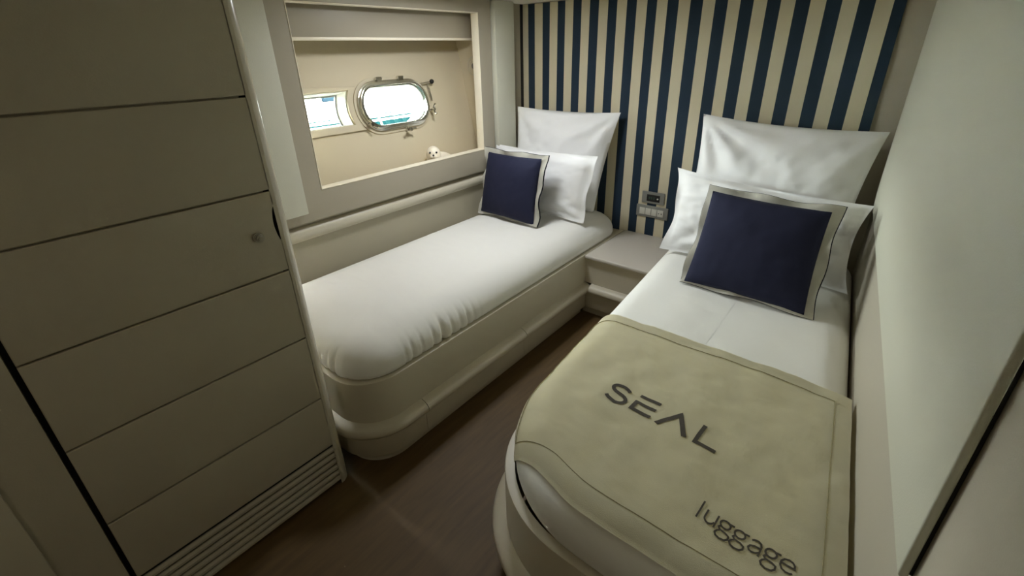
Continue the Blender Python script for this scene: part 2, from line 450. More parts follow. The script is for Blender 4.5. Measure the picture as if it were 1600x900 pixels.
def hull_band(z0, o0, z1, o1, y0=-6.0, y1=12.0):
    b = bmesh.new()
    A = [b.verts.new((p[0], p[1], z0)) for p in boat_ring(z0, 1 - o0, y0, y1, 4)]
    B = [b.verts.new((p[0], p[1], z1)) for p in boat_ring(z1, 1 - o1, y0, y1, 4)]
    C = [b.verts.new((-9.0, p[1], z1)) for p in boat_ring(z1, 1 - o1, y0, y1, 4)]
    D = [b.verts.new((-9.0, p[1], z0)) for p in boat_ring(z0, 1 - o0, y0, y1, 4)]
    for i in range(24):
        b.faces.new((A[i], A[i + 1], B[i + 1], B[i])); b.faces.new((B[i], B[i + 1], C[i + 1], C[i]))
        b.faces.new((C[i], C[i + 1], D[i + 1], D[i])); b.faces.new((D[i], D[i + 1], A[i + 1], A[i]))
    b.faces.new((A[0], B[0], C[0], D[0])); b.faces.new((A[-1], B[-1], C[-1], D[-1]))
    return b
obj('hull_bottom', hull_band(0.20, 0.22, 0.565, 0.29), TEAL, bt, label='teal bottom paint')
obj('hull_side', hull_band(0.566, 0.29, 1.55, 0.46), BOATW, bt)
obj('boot_stripe', hull_band(0.60, 0.31, 0.625, 0.314), TEAL, bt, label='thin teal stripe')
obj('boot_stripe', hull_band(0.665, 0.32, 0.68, 0.323), TEAL, bt, label='thin teal stripe')
obj('hull_window', box((-6.30, 3.54, 0.925), (-6.16, 3.79, 1.02), 0.02), BLUE, bt, label='blue hull window')
obj('teal_decal', poly_slab([(4.28, 1.14), (4.28, 1.03), (4.72, 1.10), (4.72, 1.14)], [], 0.10, frame((-6.26, 0, 0), Vector((0, 1, 0)), Vector((0, 0, 1)), Vector((1, 0, 0)))), TEAL, bt, label='teal wedge shaped decal')
tag(obj('mooring_rope', add_tube(bmesh.new(), [Vector((-2.47, 1.50, 2.10)), Vector((-2.475, 1.60, 1.60)), Vector((-2.51, 1.726, 1.313)), Vector((-2.56, 1.840, 1.100)), Vector((-2.80, 2.20, 0.255))], 0.006, 8), ROPE), 'thin pale rope slanting across the outside of the porthole', 'rope')

# ------------------------------------------------------------------ seal figurine
sl = thing('seal_figurine', 'small white seal pup figurine peeking over the sill', 'figurine', (-2.15, 1.88, 0.8402))
bm = bmesh.new()
bmesh.ops.create_uvsphere(bm, u_segments=24, v_segments=16, radius=1.0)
for v in bm.verts:                          # body lying along +Y, rump tapering
    x, y, z = v.co; t = (y + 1) / 2
    w = 0.055 * (1 - 0.45 * t); hgt = 0.072 * (1 - 0.30 * t)
    zz = z * hgt if z > 0 else z * hgt * 0.75
    v.co = Vector((-2.15 + x * w, 1.945 + y * 0.105, 0.8402 + 0.75 * 0.070 + zz - 0.0105 * t))
    if v.co.z < 0.841: v.co.z = 0.841
obj('body', bm, SEALW, sl)
bm = bmesh.new(); bmesh.ops.create_uvsphere(bm, u_segments=24, v_segments=16, radius=1.0)
hc = Vector((-2.135, 1.875, 0.942)); face = Vector((0.72, -0.66, 0.1)).normalized()
for v in bm.verts:
    v.co = hc + Vector((v.co.x * 0.044, v.co.y * 0.044, v.co.z * 0.052 - (0.03 if v.co.z < -0.3 else 0)))
hd = obj('head', bm, SEALW, sl)
sd = face.cross(Vector((0, 0, 1))).normalized()
def blob(c, r, name, m, sc=(1, 1, 1)):
    b = bmesh.new(); bmesh.ops.create_uvsphere(b, u_segments=10, v_segments=8, radius=r)
    for v in b.verts: v.co = Vector((v.co.x * sc[0], v.co.y * sc[1], v.co.z * sc[2])) + c
    obj(name, b, m, hd)
for q in (-1, 1):
    blob(hc + face * 0.037 + sd * q * 0.019 + Vector((0, 0, 0.016)), 0.006, 'eye', BLACK)
    blob(hc + face * 0.042 + sd * q * 0.009 + Vector((0, 0, -0.008)), 0.013, 'muzzle', SEALW)
blob(hc + face * 0.051 + Vector((0, 0, 0.001)), 0.006, 'nose', BLACK)
for q, y in ((-1, 1.865), (1, 1.865)):
    b = bmesh.new(); bmesh.ops.create_uvsphere(b, u_segments=12, v_segments=8, radius=1)
    for v in b.verts: v.co = Vector((-2.15 + q * 0.05 + v.co.x * 0.016, y + v.co.y * 0.035, 0.852 + v.co.z * 0.0105))
    obj('flipper', b, SEALW, sl)
b = bmesh.new(); bmesh.ops.create_uvsphere(b, u_segments=12, v_segments=8, radius=1)
for v in b.verts: v.co = Vector((-2.15 + v.co.x * 0.03, 2.06 + v.co.y * 0.03, 0.851 + v.co.z * 0.009))
obj('tail', b, SEALW, sl)

# ------------------------------------------------------------------ wardrobe
XW = -1.329
wd = thing('wardrobe', 'tall cream wardrobe with horizontal grooves and louvred base at left', 'wardrobe', (-1.7, 0.28, 0))
obj('carcass', box((-2.06, -0.0615, 0.0), (XW - 0.024, 0.558, ZC - 0.004)), DARK, wd, smooth=False, label='dark carcass showing in the door gaps')
prof = []
R = 0.042
post = [(XW - 0.05, 0.5595), (XW, 0.5595)] + [(XW - R + R * math.cos(a), 0.548 + R * math.sin(a)) for a in [math.pi / 2 * k / 10 for k in range(11)]] + [(-2.06, 0.590), (-2.06, 0.5605), (XW - 0.05, 0.5605)]
bm = poly_slab(post, [], ZC - 0.006, frame((0, 0, 0.001), Vector((1, 0, 0)), Vector((0, 1, 0)), Vector((0, 0, 1))))
obj('corner_post', bm, mat('glossy_cream_paint', (200, 194, 176), 0.22), wd, label='rounded glossy corner post and end panel')
door = obj('door', box((XW - 0.022, -0.050, 0.012), (XW - 0.012, 0.536, ZC - 0.008)), WARD, wd, smooth=False)
zs = [0.196, 0.415, 0.667, 0.913, 1.16, 1.41, 1.66, ZC - 0.010]
F_D = frame((XW - 0.0119, 0, 0), Vector((0, 1, 0)), Vector((0, 0, 1)), Vector((1, 0, 0)))
for z0, z1 in zip(zs, zs[1:]):
    a, b_ = z0 + 0.0025, z1 - 0.0025
    if z0 < 1.05 < z1:
        lp = [(-0.050, a), (0.553, a), (0.553, 1.005)] + [(0.553 - 0.014 * math.sin(t) ** 0.6, 1.005 + 0.115 * t / math.pi) for t in [math.pi * k / 12 for k in range(1, 12)]] + [(0.553, 1.12), (0.553, b_), (-0.050, b_)]
    else:
        lp = rr(-0.050, 0.553, a, b_)
    obj('plank', poly_slab(lp, [], 0.0119, F_D, 0.003), WARD, door)
obj('louvre_backing', box((XW - 0.0118, -0.048, 0.014), (XW - 0.0105, 0.551, 0.194)), DARK, door, smooth=False, label='dark sheet painted as shade between the louvres')  # shade between the slats put into the sheet's colour
for k in range(6):
    z = 0.022 + k * 0.0290
    bm = bmesh.new()
    lo, hi = z, z + 0.0165
    vs = [bm.verts.new(p) for y in (-0.050, 0.553) for p in ((XW - 0.0119, y, lo), (XW, y, lo), (XW, y, lo + 0.009), (XW - 0.006, y, hi), (XW - 0.0119, y, hi))]
    for i in range(5): bm.faces.new((vs[i], vs[(i + 1) % 5], vs[5 + (i + 1) % 5], vs[5 + i]))
    bm.faces.new(vs[:5]); bm.faces.new(vs[5:])
    obj('louvre_slat', bm, WARD, door, smooth=False)
bm = disc((XW + 0.004, 0.487, 1.038), (1, 0, 0), 0.015, 0.008, 20, 0.002)
merge(bm, disc((XW + 0.014, 0.487, 1.038), (1, 0, 0), 0.011, 0.016, 20, 0.004))
obj('knob', bm, mat('knob_paint', (172, 168, 154), 0.4), door, label='small round grey push knob')
# near part of the left wall and the door jamb by the camera
wn_ = struct('wall_left_near', box((-2.20, Y0, 0), (XW, -0.062, ZC)), WARD, 'cream wall beside the wardrobe at the lower left', 'wall', smooth=False)
obj('jamb', box((XW + 0.0005, -0.60, 0), (XW + 0.012, -0.166, ZC - 0.002), 0.002), CREAM, wn_)
struct('wall_front', box((-2.2, Y0 - 0.05, 0), (0.5, Y0, ZC)), CREAM, 'cream wall behind the camera by the entrance', 'wall', smooth=False)

# ------------------------------------------------------------------ berth bases
PAN = lambda z0, z1: [(0.0, z0), (0.0, z1 - 0.006), (-0.002, z1 - 0.001), (-0.007, z1), (-0.03, z1), (-0.03, z0)]
RAILP = [(0.0005, 0.166), (0.030, 0.166), (0.040, 0.172), (0.045, 0.183), (0.042, 0.195), (0.033, 0.206), (0.018, 0.214), (0.0005, 0.218)]
FASC = [(-0.012, 0.062), (0.018, 0.062), (0.020, 0.066), (0.020, 0.1655), (-0.012, 0.1655)]
TOE = [(-0.045, 0.0), (-0.022, 0.0), (-0.022, 0.0615), (-0.045, 0.0615)]
def cutpath(pts, nrm, s0, s1):
    """piece of a path between two arc lengths"""
    out_p, out_n = [], []; s = 0
    for i in range(len(pts) - 1):
        L = (pts[i + 1] - pts[i]).length
        if L < 1e-9: continue
        for q in ([s0] if s <= s0 < s + L else []):
            t = (q - s) / L; out_p.append(pts[i].lerp(pts[i + 1], t)); out_n.append(nrm[i].lerp(nrm[i + 1], t).normalized())
        if s0 < s + L < s1 - 1e-6: out_p.append(pts[i + 1]); out_n.append(nrm[i + 1])
        if s < s1 <= s + L:
            t = (s1 - s) / L; out_p.append(pts[i].lerp(pts[i + 1], t)); out_n.append(nrm[i].lerp(nrm[i + 1], t).normalized())
        s += L
    return out_p, out_n
def openpath(poly, r, corner):
    """path through three plan points with one rounded corner, normals to the right of travel"""
    a, b, c = [Vector(p) for p in poly]
    u = (a - b).normalized(); v = (c - b).normalized()
    half = math.acos(u.dot(v)) / 2; ctr = b + (u + v).normalized() * (r / math.sin(half))
    s = b + u * (r / math.tan(half)); e = b + v * (r / math.tan(half))
    a0 = math.atan2(s.y - ctr.y, s.x - ctr.x); a1 = math.atan2(e.y - ctr.y, e.x - ctr.x)
    d = a1 - a0
    while d > math.pi: d -= 2 * math.pi
    while d < -math.pi: d += 2 * math.pi
    arc = [(a0 + d * k / 20) for k in range(21)]
    pts = [a] + [ctr + Vector((math.cos(t), math.sin(t))) * r for t in arc] + [c]
    nr = [Vector((math.cos(t), math.sin(t))) for t in arc]
    return pts, [nr[0]] + nr + [nr[-1]]
def berth(name, label, path, nrm, joints, deck_poly, loc):
    t = thing(name, label, 'berth', loc)
    L = sum((q - p).length for p, q in zip(path, path[1:]))
    obj('base_panel', sweep(*cutpath(path, nrm, 0, L), PAN(0.166, 0.40)), CREAM, t)
    LR = L - 0.492
    cuts = [0.0] + joints + [LR]
    for i, (a, b_) in enumerate(zip(cuts, cuts[1:])):
        g0 = 0.0015 if i else 0.0; g1_ = 0.0015 if i < len(cuts) - 2 else 0.0
        obj('rail', sweep(*cutpath(path, nrm, a + g0, b_ - g1_), RAILP), CREAM, t)
        obj('fascia', sweep(*cutpath(path, nrm, a + g0 / 2, b_ - g1_ / 2), FASC), CREAM, t)
    obj('toe_kick', sweep(*cutpath(path, nrm, 0, LR), TOE), CREAM, t)
    dk = bmesh.new(); f = dk.faces.new([dk.verts.new((p[0], p[1], 0.37)) for p in deck_poly])
    e = bmesh.ops.extrude_face_region(dk, geom=[f]); bmesh.ops.translate(dk, verts=[v for v in e['geom'] if isinstance(v, bmesh.types.BMVert)], vec=(0, 0, 0.025))
    obj('deck', dk, CREAM, t, smooth=False)
    return t
# left berth: foot by the wardrobe, head at the striped wall
XB = -1.24
lp, ln = openpath(((-2.065, 0.64), (XB, 0.64), (XB, 2.69)), 0.17, 0)
arcl = (-1.41 + 2.065) + math.pi / 2 * 0.17
berth('left_berth_base', 'curved cream base with rail carrying the left mattress', lp, ln, [arcl + 0.09, arcl + 0.75],
      [(-2.065, 0.672), (-1.40, 0.672), (-1.30, 0.72), (-1.272, 0.82), (-1.272, 2.69), (-2.065, 2.69)], (-1.65, 1.65, 0))
# right berth: runs along the right wall
WB = 0.868; YF = 0.605
def rl(xl, y): return (WX(y) - xl, y)
rp, rn = openpath(((0.168, YF), (WX(YF) - WB - 0.004, YF), (WX(2.69) - WB, 2.69)), 0.335, 0)
arcr = (0.168 - (WX(YF) - WB - 0.004)) - 0.335 + 1.57 * 0.335
berth('right_berth_base', 'curved cream base with rail carrying the right mattress', rp, rn, [arcr + 0.30, arcr + 0.95],
      [(0.165, YF + 0.035), (-0.36, YF + 0.035), (-0.52, YF + 0.11), (-0.60, YF + 0.20), (WX(0.96) - WB + 0.035, 0.96), (WX(2.69) - WB + 0.035, 2.69), (WX(2.69) - 0.004, 2.69)], (-0.3, 1.65, 0))
# cabinet between the berth heads
ct = thing('corner_cabinet', 'low cabinet with grey top between the two berth heads', 'cabinet', (-1.05, 2.45, 0))
XR = WX(2.2) - WB - 0.003
obj('front_panel', box((XB + 0.001, 2.20, 0.219), (XR, 2.23, 0.378)), CREAM, ct, smooth=False)
obj('top', box((-1.2385, 2.178, 0.3785), (XR, 2.698, 0.402), 0.008, 3), TOPM, ct, label='grey padded cabinet top')
hp = [Vector((XB + 0.0455, 2.20)), Vector((XR - 0.0455, 2.20))]
def prof_shift(pr, z): return [(a, q + z) for a, q in pr]
obj('rail', sweep(hp, [Vector((0, -1))] * 2, RAILP), CREAM, ct)
hf = [Vector((XB + 0.0215, 2.20)), Vector((XR - 0.0215, 2.20))]
obj('fascia', sweep(hf, [Vector((0, -1))] * 2, FASC), CREAM, ct)
obj('toe_kick', sweep([Vector((XB - 0.019, 2.20)), Vector((XR - 0.003, 2.20))], [Vector((0, -1))] * 2, TOE), CREAM, ct)
# ------------------------------------------------------------------ mattresses
def top_noise(x, y): return 0.004 * fbm(x, y, 3.3, 5.0) + 0.002 * fbm(x, y, 8.0, 13.0)
def mattress(name, label, poly, radii, z0, z1, r, rh, gathers, loc):
    pts, nr = rounded(poly, radii, 0.007 if gathers else 0.015, 30)
    N = len(pts); bm = bmesh.new()
    slen = [0.0]
    for i in range(1, N): slen.append(slen[-1] + (pts[i] - pts[i - 1]).length)
    rows = [(0.012, z0, 0.0), (0.004, z0 + 0.006, 0.0), (0.0, z0 + 0.02, 0.4)]
    for k in range(1, 4): rows.append((0.0, z0 + 0.02 + (z1 - r - z0 - 0.02) * k / 3, 1.0))
    for k in range(1, 11):
        a = math.pi / 2 * k / 10; rows.append((rh * (1 - math.cos(a)), z1 - r + r * math.sin(a), 1 - k / 10))
    rings = []
    for ins, z, _ in rows:
        ring = []
        for i, (p, n_) in enumerate(zip(pts, nr)):
            g = gathers(p, slen[i]) * max(0.0, min(1.0, (z1 - 0.025 - z) / 0.07)) if gathers else 0.0
            q = p - n_ * (ins + g)
            ring.append(bm.verts.new((q.x, q.y, z + (top_noise(q.x, q.y) if ins > rh * 0.6 else 0))))
        rings.append(ring)
    xs = [p.x for p in pts]; ys = [p.y for p in pts]
    w = (max(xs) - min(xs)) / 2; cxm = (max(xs) + min(xs)) / 2
    c0 = Vector((cxm, min(ys) + w)); c1 = Vector((cxm, max(ys) - w))
    last = [Vector((v.co.x, v.co.y)) for v in rings[-1]]
    for k in range(1, 13):
        t = k / 12 * 0.999; ring = []
        for p in last:
            y = max(c0.y, min(c1.y, p.y)); s = (y - c0.y) / (c1.y - c0.y); c = c0.lerp(c1, s)
            q = p.lerp(c, t)
            ring.append(bm.verts.new((q.x, q.y, z1 + top_noise(q.x, q.y))))
        rings.append(ring)
    for A, B in zip(rings, rings[1:]):
        for i in range(N): bm.faces.new((A[i], A[(i + 1) % N], B[(i + 1) % N], B[i]))
    bm.faces.new(rings[0])
    bmesh.ops.remove_doubles(bm, verts=bm.verts, dist=0.0006)
    return tag(obj(name, bm, SHEET, None, angle=80, loc=loc), label, 'mattress')
def gath(p, s):
    side = max(0.0, 1 - ((p.y - 1.08) / 0.24) ** 2) if p.x > -1.30 else 0.0
    corner = max(0.0, 1 - (p - Vector((-1.44, 0.66))).length / 0.16)
    m = max(side, corner * 0.8)
    if m <= 0: return 0.0
    ph = s * 128 + 5 * fbm(s, 0, 0, 5.0)
    return 0.016 * m * max(0.0, math.sin(ph)) ** 2 * (0.6 + 0.8 * max(0.0, math.sin(s * 37)))
ZM = 0.53
mattress('left_mattress', 'white sheeted mattress on the left berth under the hull opening',
         [(-2.064, 0.655), (-1.252, 0.655), (-1.256, 2.672), (-2.064, 2.672)], [0.155, 0.165, 0.155, 0.155], 0.4015, ZM + 0.012, 0.112, 0.145, gath, (-1.65, 1.65, 0.4015))
mattress('right_mattress', 'white sheeted mattress on the right berth under the khaki cover',
         [(WX(0.62) - 0.006, 0.62), rl(WB - 0.012, 0.62), rl(WB - 0.010, 2.685), (WX(2.685) - 0.006, 2.685)][::-1][::-1] if False else
         [rl(WB - 0.012, 0.622), rl(0.006, 0.622), rl(0.006, 2.672), rl(WB - 0.010, 2.672)], [0.37, 0.13, 0.13, 0.13], 0.4015, ZM, 0.088, 0.10, None, (-0.3, 1.65, 0.4015))

# ------------------------------------------------------------------ khaki luggage cover draped on the right mattress
RF_, r_ = 0.365, 0.092
XI = WB - 0.012 - RF_; YI = 0.622 + RF_
def drape(xl, y, off=0.004):
    qx, qy = max(0.0, xl - XI), max(0.0, YI - y)
    L = math.hypot(qx, qy)
    t = (qx ** 4 + qy ** 4) ** (1 / 4) if L > 0 else 0.0
    t0 = RF_ - r_
    if L < 1e-9: rad, down, nx, nz = 0.0, 0.0, 0.0, 1.0; dx = dy = 0.0
    else:
        dx, dy = qx / L, qy / L
        if t <= t0: rad, down, nx, nz = t, 0.0, 0.0, 1.0
        else:
            a = (t - t0) / r_
            if a <= math.pi / 2: rad, down, nx, nz = t0 + r_ * math.sin(a), r_ * (1 - math.cos(a)), math.sin(a), math.cos(a)
            else: rad, down, nx, nz = t0 + r_, r_ + (t - t0 - r_ * math.pi / 2), 1.0, 0.0
    X = (XI if qx > 0 else xl) + (dx * rad if L > 0 else 0); Yv = (YI if qy > 0 else y) - (dy * rad if L > 0 else 0)
    if L < 1e-9: X, Yv = xl, y
    p = Vector((WX(Yv) - X, Yv, ZM - down))
    o2 = off + 0.007 * nx
    p += Vector((-dx * nx * o2, -dy * nx * o2, nz * off))
    p.z += top_noise(p.x, p.y) * nz
    return p
XLmax = XI + (RF_ - r_) + r_ * 1.45
Ymin = YI - ((RF_ - r_) + r_ * 0.62)
YTOP = 1.475
def cover_pt(xl, y, off=0.004):
    # a few soft creases of the canvas
    cr = 0.0025 * fbm(xl + 5, y, 1.0, 7.0) + 0.0015 * fbm(xl * 0.5, y, 2.0, 22.0)
    return drape(xl, y, off + 0.003 + cr)
def ytop(xl): return YTOP - 0.03 * max(0, (xl - 0.80) / 0.1) ** 2 - 0.035 * max(0, (0.2 - xl) / 0.2) ** 2
cv = thing('luggage_cover', 'khaki canvas luggage cover printed with dark lettering on right mattress', 'cover', (-0.3, 1.05, 0.53))
bm = bmesh.new(); NX, NY = 76, 76; grid = []
for i in range(NX + 1):
    xl = 0.012 + (XLmax - 0.012) * i / NX; col = []
    for j in range(NY + 1):
        y = Ymin + (ytop(xl) - Ymin) * j / NY
        col.append(bm.verts.new(cover_pt(xl, y)))
    grid.append(col)
for i in range(NX):
    for j in range(NY): bm.faces.new((grid[i][j], grid[i + 1][j], grid[i + 1][j + 1], grid[i][j + 1]))
low = {}
geom = bmesh.ops.solidify(bm, geom=bm.faces[:], thickness=-0.003)
obj('cloth', bm, KHAKI, cv, angle=60)
def band(name, f0, f1, n, off0):
    """turned hem: a strip lying on the cloth between two curves"""
    bm = bmesh.new(); A = []
    K = 5
    for k in range(n + 1):
        t = k / n; a = f0(t); b_ = f1(t)
        A.append([bm.verts.new(cover_pt(a[0] + (b_[0] - a[0]) * q / K, a[1] + (b_[1] - a[1]) * q / K, off0)) for q in range(K + 1)])
    for k in range(n):
        for q in range(K): bm.faces.new((A[k][q], A[k + 1][q], A[k + 1][q + 1], A[k][q + 1]))
    bmesh.ops.solidify(bm, geom=bm.faces[:], thickness=0.001)
    obj(name, bm, KHAKI, cv, angle=60)
x0, x1 = 0.012, XLmax
HB = 0.058
band('hem', lambda t: (x0 + (x1 - x0) * t, Ymin), lambda t: (x0 + (x1 - x0) * t, Ymin + HB), 70, 0.0056)
band('hem', lambda t: (x0 + (x1 - x0) * t, ytop(x0 + (x1 - x0) * t) - 0.05), lambda t: (x0 + (x1 - x0) * t, ytop(x0 + (x1 - x0) * t)), 70, 0.0056)
band('hem', lambda t: (x1 - 0.042, Ymin + HB + (ytop(x1) - 0.05 - Ymin - HB) * t), lambda t: (x1, Ymin + HB + (ytop(x1) - 0.05 - Ymin - HB) * t), 60, 0.0056)
band('hem', lambda t: (x0, Ymin + HB + (ytop(x0) - 0.05 - Ymin - HB) * t), lambda t: (x0 + 0.042, Ymin + HB + (ytop(x0) - 0.05 - Ymin - HB) * t), 60, 0.0056)
def stitch(pts):
    obj('stitch_line', add_tube(bmesh.new(), [cover_pt(a, b_, 0.0064) for a, b_ in pts], 0.0010, 5), STITCH, cv)
stitch([(x0 + 0.042 + (x1 - 0.084 - x0) * k / 60, Ymin + HB) for k in range(61)])
stitch([(x0 + 0.042 + (x1 - 0.084 - x0) * k / 60, ytop(x0 + 0.042 + (x1 - 0.084 - x0) * k / 60) - 0.05) for k in range(61)])
stitch([(x1 - 0.042, Ymin + HB + (ytop(x1 - .042) - 0.05 - Ymin - HB) * k / 60) for k in range(61)])
stitch([(x0 + 0.042, Ymin + HB + (ytop(x0 + .042) - 0.05 - Ymin - HB) * k / 60) for k in range(61)])
# printed letters: flat ribbons following the cloth
def ribbon(bm, pts, w, org, sx, sy):
    P = [Vector(p) for p in pts]
    # subdivide
    Q = [P[0]]
    for a, b_ in zip(P, P[1:]):
        k = max(1, int((b_ - a).length / 0.12))
        for j in range(1, k + 1): Q.append(a.lerp(b_, j / k))
    L = []; Rr = []
    for i, p in enumerate(Q):
        d0 = (p - Q[i - 1]).normalized() if i else None
        d1 = (Q[i + 1] - p).normalized() if i < len(Q) - 1 else None
        if d0 is None: d0 = d1
        if d1 is None: d1 = d0
        t = (d0 + d1).normalized() if (d0 + d1).length > 1e-6 else d1
        nn = Vector((-t.y, t.x)); k = 1 / max(0.5, nn.dot(Vector((-d1.y, d1.x))))
        L.append(p + nn * w / 2 * k); Rr.append(p - nn * w / 2 * k)
    def put(p):
        gx, gy = p.x * sx, p.y * sy
        ca, sa = math.cos(-0.070), math.sin(-0.070)
        X = org[0] + gx * ca - gy * sa; Yv = org[1] + gx * sa + gy * ca
        return cover_pt(WX(Yv) - X, Yv, 0.0055)
    A = [bm.verts.new(put(p)) for p in L]; B = [bm.verts.new(put(p)) for p in Rr]
    for i in range(len(A) - 1): bm.faces.new((A[i], A[i + 1], B[i + 1], B[i]))
def arc(cx, cy, rx, ry, a0, a1, n=14):
    return [(cx + rx * math.cos(math.radians(a0 + (a1 - a0) * k / n)), cy + ry * math.sin(math.radians(a0 + (a1 - a0) * k / n))) for k in range(n + 1)]
def letter(strokes, w, org, sx, sy, name='letter'):
    bm = bmesh.new()
    for s in strokes: ribbon(bm, s, w, org, sx, sy)
    o = obj('letter', bm, PRINT, cv, smooth=False)
    sm = o.modifiers.new('thickness', 'SOLIDIFY'); sm.thickness = 0.0004; sm.offset = 1
# unit capitals: height 1, origin at baseline left
S_ = [arc(0.44, 0.735, 0.36, 0.205, 25, 180, 10) + arc(0.44, 0.735, 0.36, 0.215, 180, 262, 5)[1:] + arc(0.46, 0.275, 0.40, 0.245, 90, -80, 9)[1:] + arc(0.44, 0.275, 0.40, 0.215, -90, -155, 5)[1:]]
E_ = [[(0.05, 0.93), (0.86, 0.93)], [(0.86, 0.52), (0.12, 0.52), (0.10, 0.52), (0.10, 0.08), (0.12, 0.08), (0.86, 0.08)]]
A_ = [[(0.06, 0.0), (0.50, 0.93), (0.94, 0.0)]]
L_ = [[(0.10, 1.0), (0.10, 0.075), (0.13, 0.075), (0.86, 0.075)]]
CH = 0.080
letter(S_, 0.15, (-0.497, 1.020), 0.076, CH)
letter(E_, 0.15, (-0.413, 1.018), 0.080, CH)
letter(A_, 0.15, (-0.328, 1.009), 0.092, CH)
letter(L_, 0.15, (-0.221, 1.002), 0.072, CH)
# lower case: x-height 1
l_ = [[(0.1, 0.0), (0.1, 1.45)]]
u_ = [[(0.1, 1.0), (0.1, 0.42)] + arc(0.42, 0.38, 0.32, 0.33, 180, 350, 10)[1:], [(0.80, 1.0), (0.80, 0.0)]]
g_ = [arc(0.42, 0.68, 0.31, 0.28, 0, 360, 18), [(0.62, 0.91), (0.92, 0.95)], [(0.22, 0.45), (0.12, 0.28), (0.24, 0.15), (0.62, 0.12), (0.84, 0.02), (0.86, -0.18), (0.72, -0.36), (0.42, -0.43), (0.16, -0.36), (0.06, -0.2), (0.13, -0.02), (0.26, 0.10)]]
a_ = [[(0.16, 0.84), (0.30, 0.93), (0.50, 0.96), (0.68, 0.88), (0.75, 0.70), (0.75, 0.0)], [(0.75, 0.56), (0.42, 0.54), (0.18, 0.42), (0.11, 0.24), (0.20, 0.09), (0.38, 0.05), (0.58, 0.14), (0.74, 0.30)]]
e_ = [[(0.10, 0.54), (0.84, 0.54), (0.80, 0.76), (0.66, 0.92), (0.46, 0.96), (0.24, 0.86), (0.11, 0.64), (0.11, 0.36), (0.24, 0.14), (0.46, 0.05), (0.68, 0.09), (0.80, 0.18)]]
XH = 0.036
for s, gx in ((l_, 0.0), (u_, 0.0145), (g_, 0.0455), (g_, 0.0765), (a_, 0.1085), (g_, 0.1385), (e_, 0.1690)):
    letter(s, 0.115, (-0.139 + gx * math.cos(0.07), 0.7915 - gx * math.sin(0.07)), 0.034, XH)

# ------------------------------------------------------------------ pillows
def grid_mesh(fn, nu, nv):
    bm = bmesh.new(); g = [[bm.verts.new(fn(i / nu * 2 - 1, j / nv * 2 - 1)) for j in range(nv + 1)] for i in range(nu + 1)]
    for i in range(nu):
        for j in range(nv): bm.faces.new((g[i][j], g[i + 1][j], g[i + 1][j + 1], g[i][j + 1]))
    return bm
def plane_of(c):
    bl, br, tr, tl = [Vector(p) for p in c]
    n = (br - bl).cross(tl - bl).normalized()
    return bl, br, tr, tl, n                     # n points towards the foot of the berth (-Y)
def pillow_bm(c, thick, pinch=0.05, flange=0.0, wr=0.006, seed=0.0, sag=0.0, back=0.8, n=44, creases=(), flap=0.0):
    bl, br, tr, tl, nn = plane_of(c)
    def base(u, v):
        uu = u * (1 - pinch * (1 - v * v) * abs(u)); vv = v * (1 - pinch * 1.0 * (1 - u * u) * abs(v))
        s, t = (uu + 1) / 2, (vv + 1) / 2
        return bl.lerp(br, s).lerp(tl.lerp(tr, s), t)
    def h(u, v):
        k = 1 - flange
        a, b_ = min(1, abs(u) / k), min(1, abs(v) / k)
        return ((1 - a ** 2.4) * (1 - b_ ** 2.4)) ** 0.55
    def wrk(u, v):
        w = wr * fbm(u + seed, v, seed, 2.3) + wr * 0.5 * fbm(u * 1.3, v + seed, seed + 4, 5.5)
        for (cu, cv_, fr, amp, spread) in creases:      # pleats fanning out of a corner
            dx, dy = u - cu, v - cv_; r = math.hypot(dx, dy); an = math.atan2(dy, dx)
            w += amp * math.sin(an * fr + seed) * math.exp(-((r - 0.55) / spread) ** 2) * min(1, r * 2)
        return w
    def side(sgn):
        def fn(u, v):
            p = base(u, v); hh = h(u, v)
            edge = max(abs(u), abs(v)); fade = min(1, (1 - edge) / 0.12)
            w = wrk(u, v) * fade
            fl = flap * math.sin(6 * (u + v) + seed * 3) * max(0, (edge - 0.80) / 0.20)
            if sgn > 0: d = thick * hh * (1 - sag * v) + w + fl + 0.0015 * fade
            else: d = -thick * back * hh * (1 - sag * v) + w * (1 - hh) + fl - 0.0015 * fade
            return p + nn * d
        return fn
    bm = grid_mesh(side(1), n, n); merge(bm, grid_mesh(side(-1), n, n))
    bmesh.ops.remove_doubles(bm, verts=bm.verts, dist=0.0004)
    return bm
def pillow(label, c, thick, group, **k):
    bl, br, tr, tl, nn = plane_of(c)
    ctr = (bl + br) / 2
    return tag(obj('pillow', pillow_bm(c, thick, **k), PILLOW, None, angle=70, loc=ctr), label, 'pillow', group)
ZB = ZM + 0.008; ZL = ZM + 0.019
pillow('large white pillow leaning on striped wall in the left corner', [(-1.985, 2.46, ZL), (-1.372, 2.50, ZL), (-1.303, 2.645, 1.150), (-2.030, 2.570, 1.160)], 0.085, 'white pillows', pinch=0.045, wr=0.008, seed=1.3, creases=((1, 1, 10, 0.012, 0.5), (-1, 1, 9, 0.008, 0.4)))
pillow('small white pillow standing behind the left navy cushion', [(-1.965, 2.27, ZL), (-1.318, 2.285, ZL), (-1.272, 2.345, 0.945), (-2.028, 2.335, 0.945)], 0.055, 'white pillows', pinch=0.05, flange=0.09, wr=0.006, seed=3.1, creases=((1, -1, 10, 0.010, 0.4), (-1, 1, 12, 0.008, 0.4)), flap=0.010)
pillow('large white pillow leaning on striped wall in the right corner', [(-0.80, 2.46, ZB), (-0.060, 2.47, ZB), (-0.012, 2.60, 1.145), (-0.800, 2.585, 1.178)], 0.090, 'white pillows', pinch=0.06, wr=0.009, seed=5.7, creases=((-1, 1, 12, 0.017, 0.6), (1, 1, 8, 0.006, 0.4)))
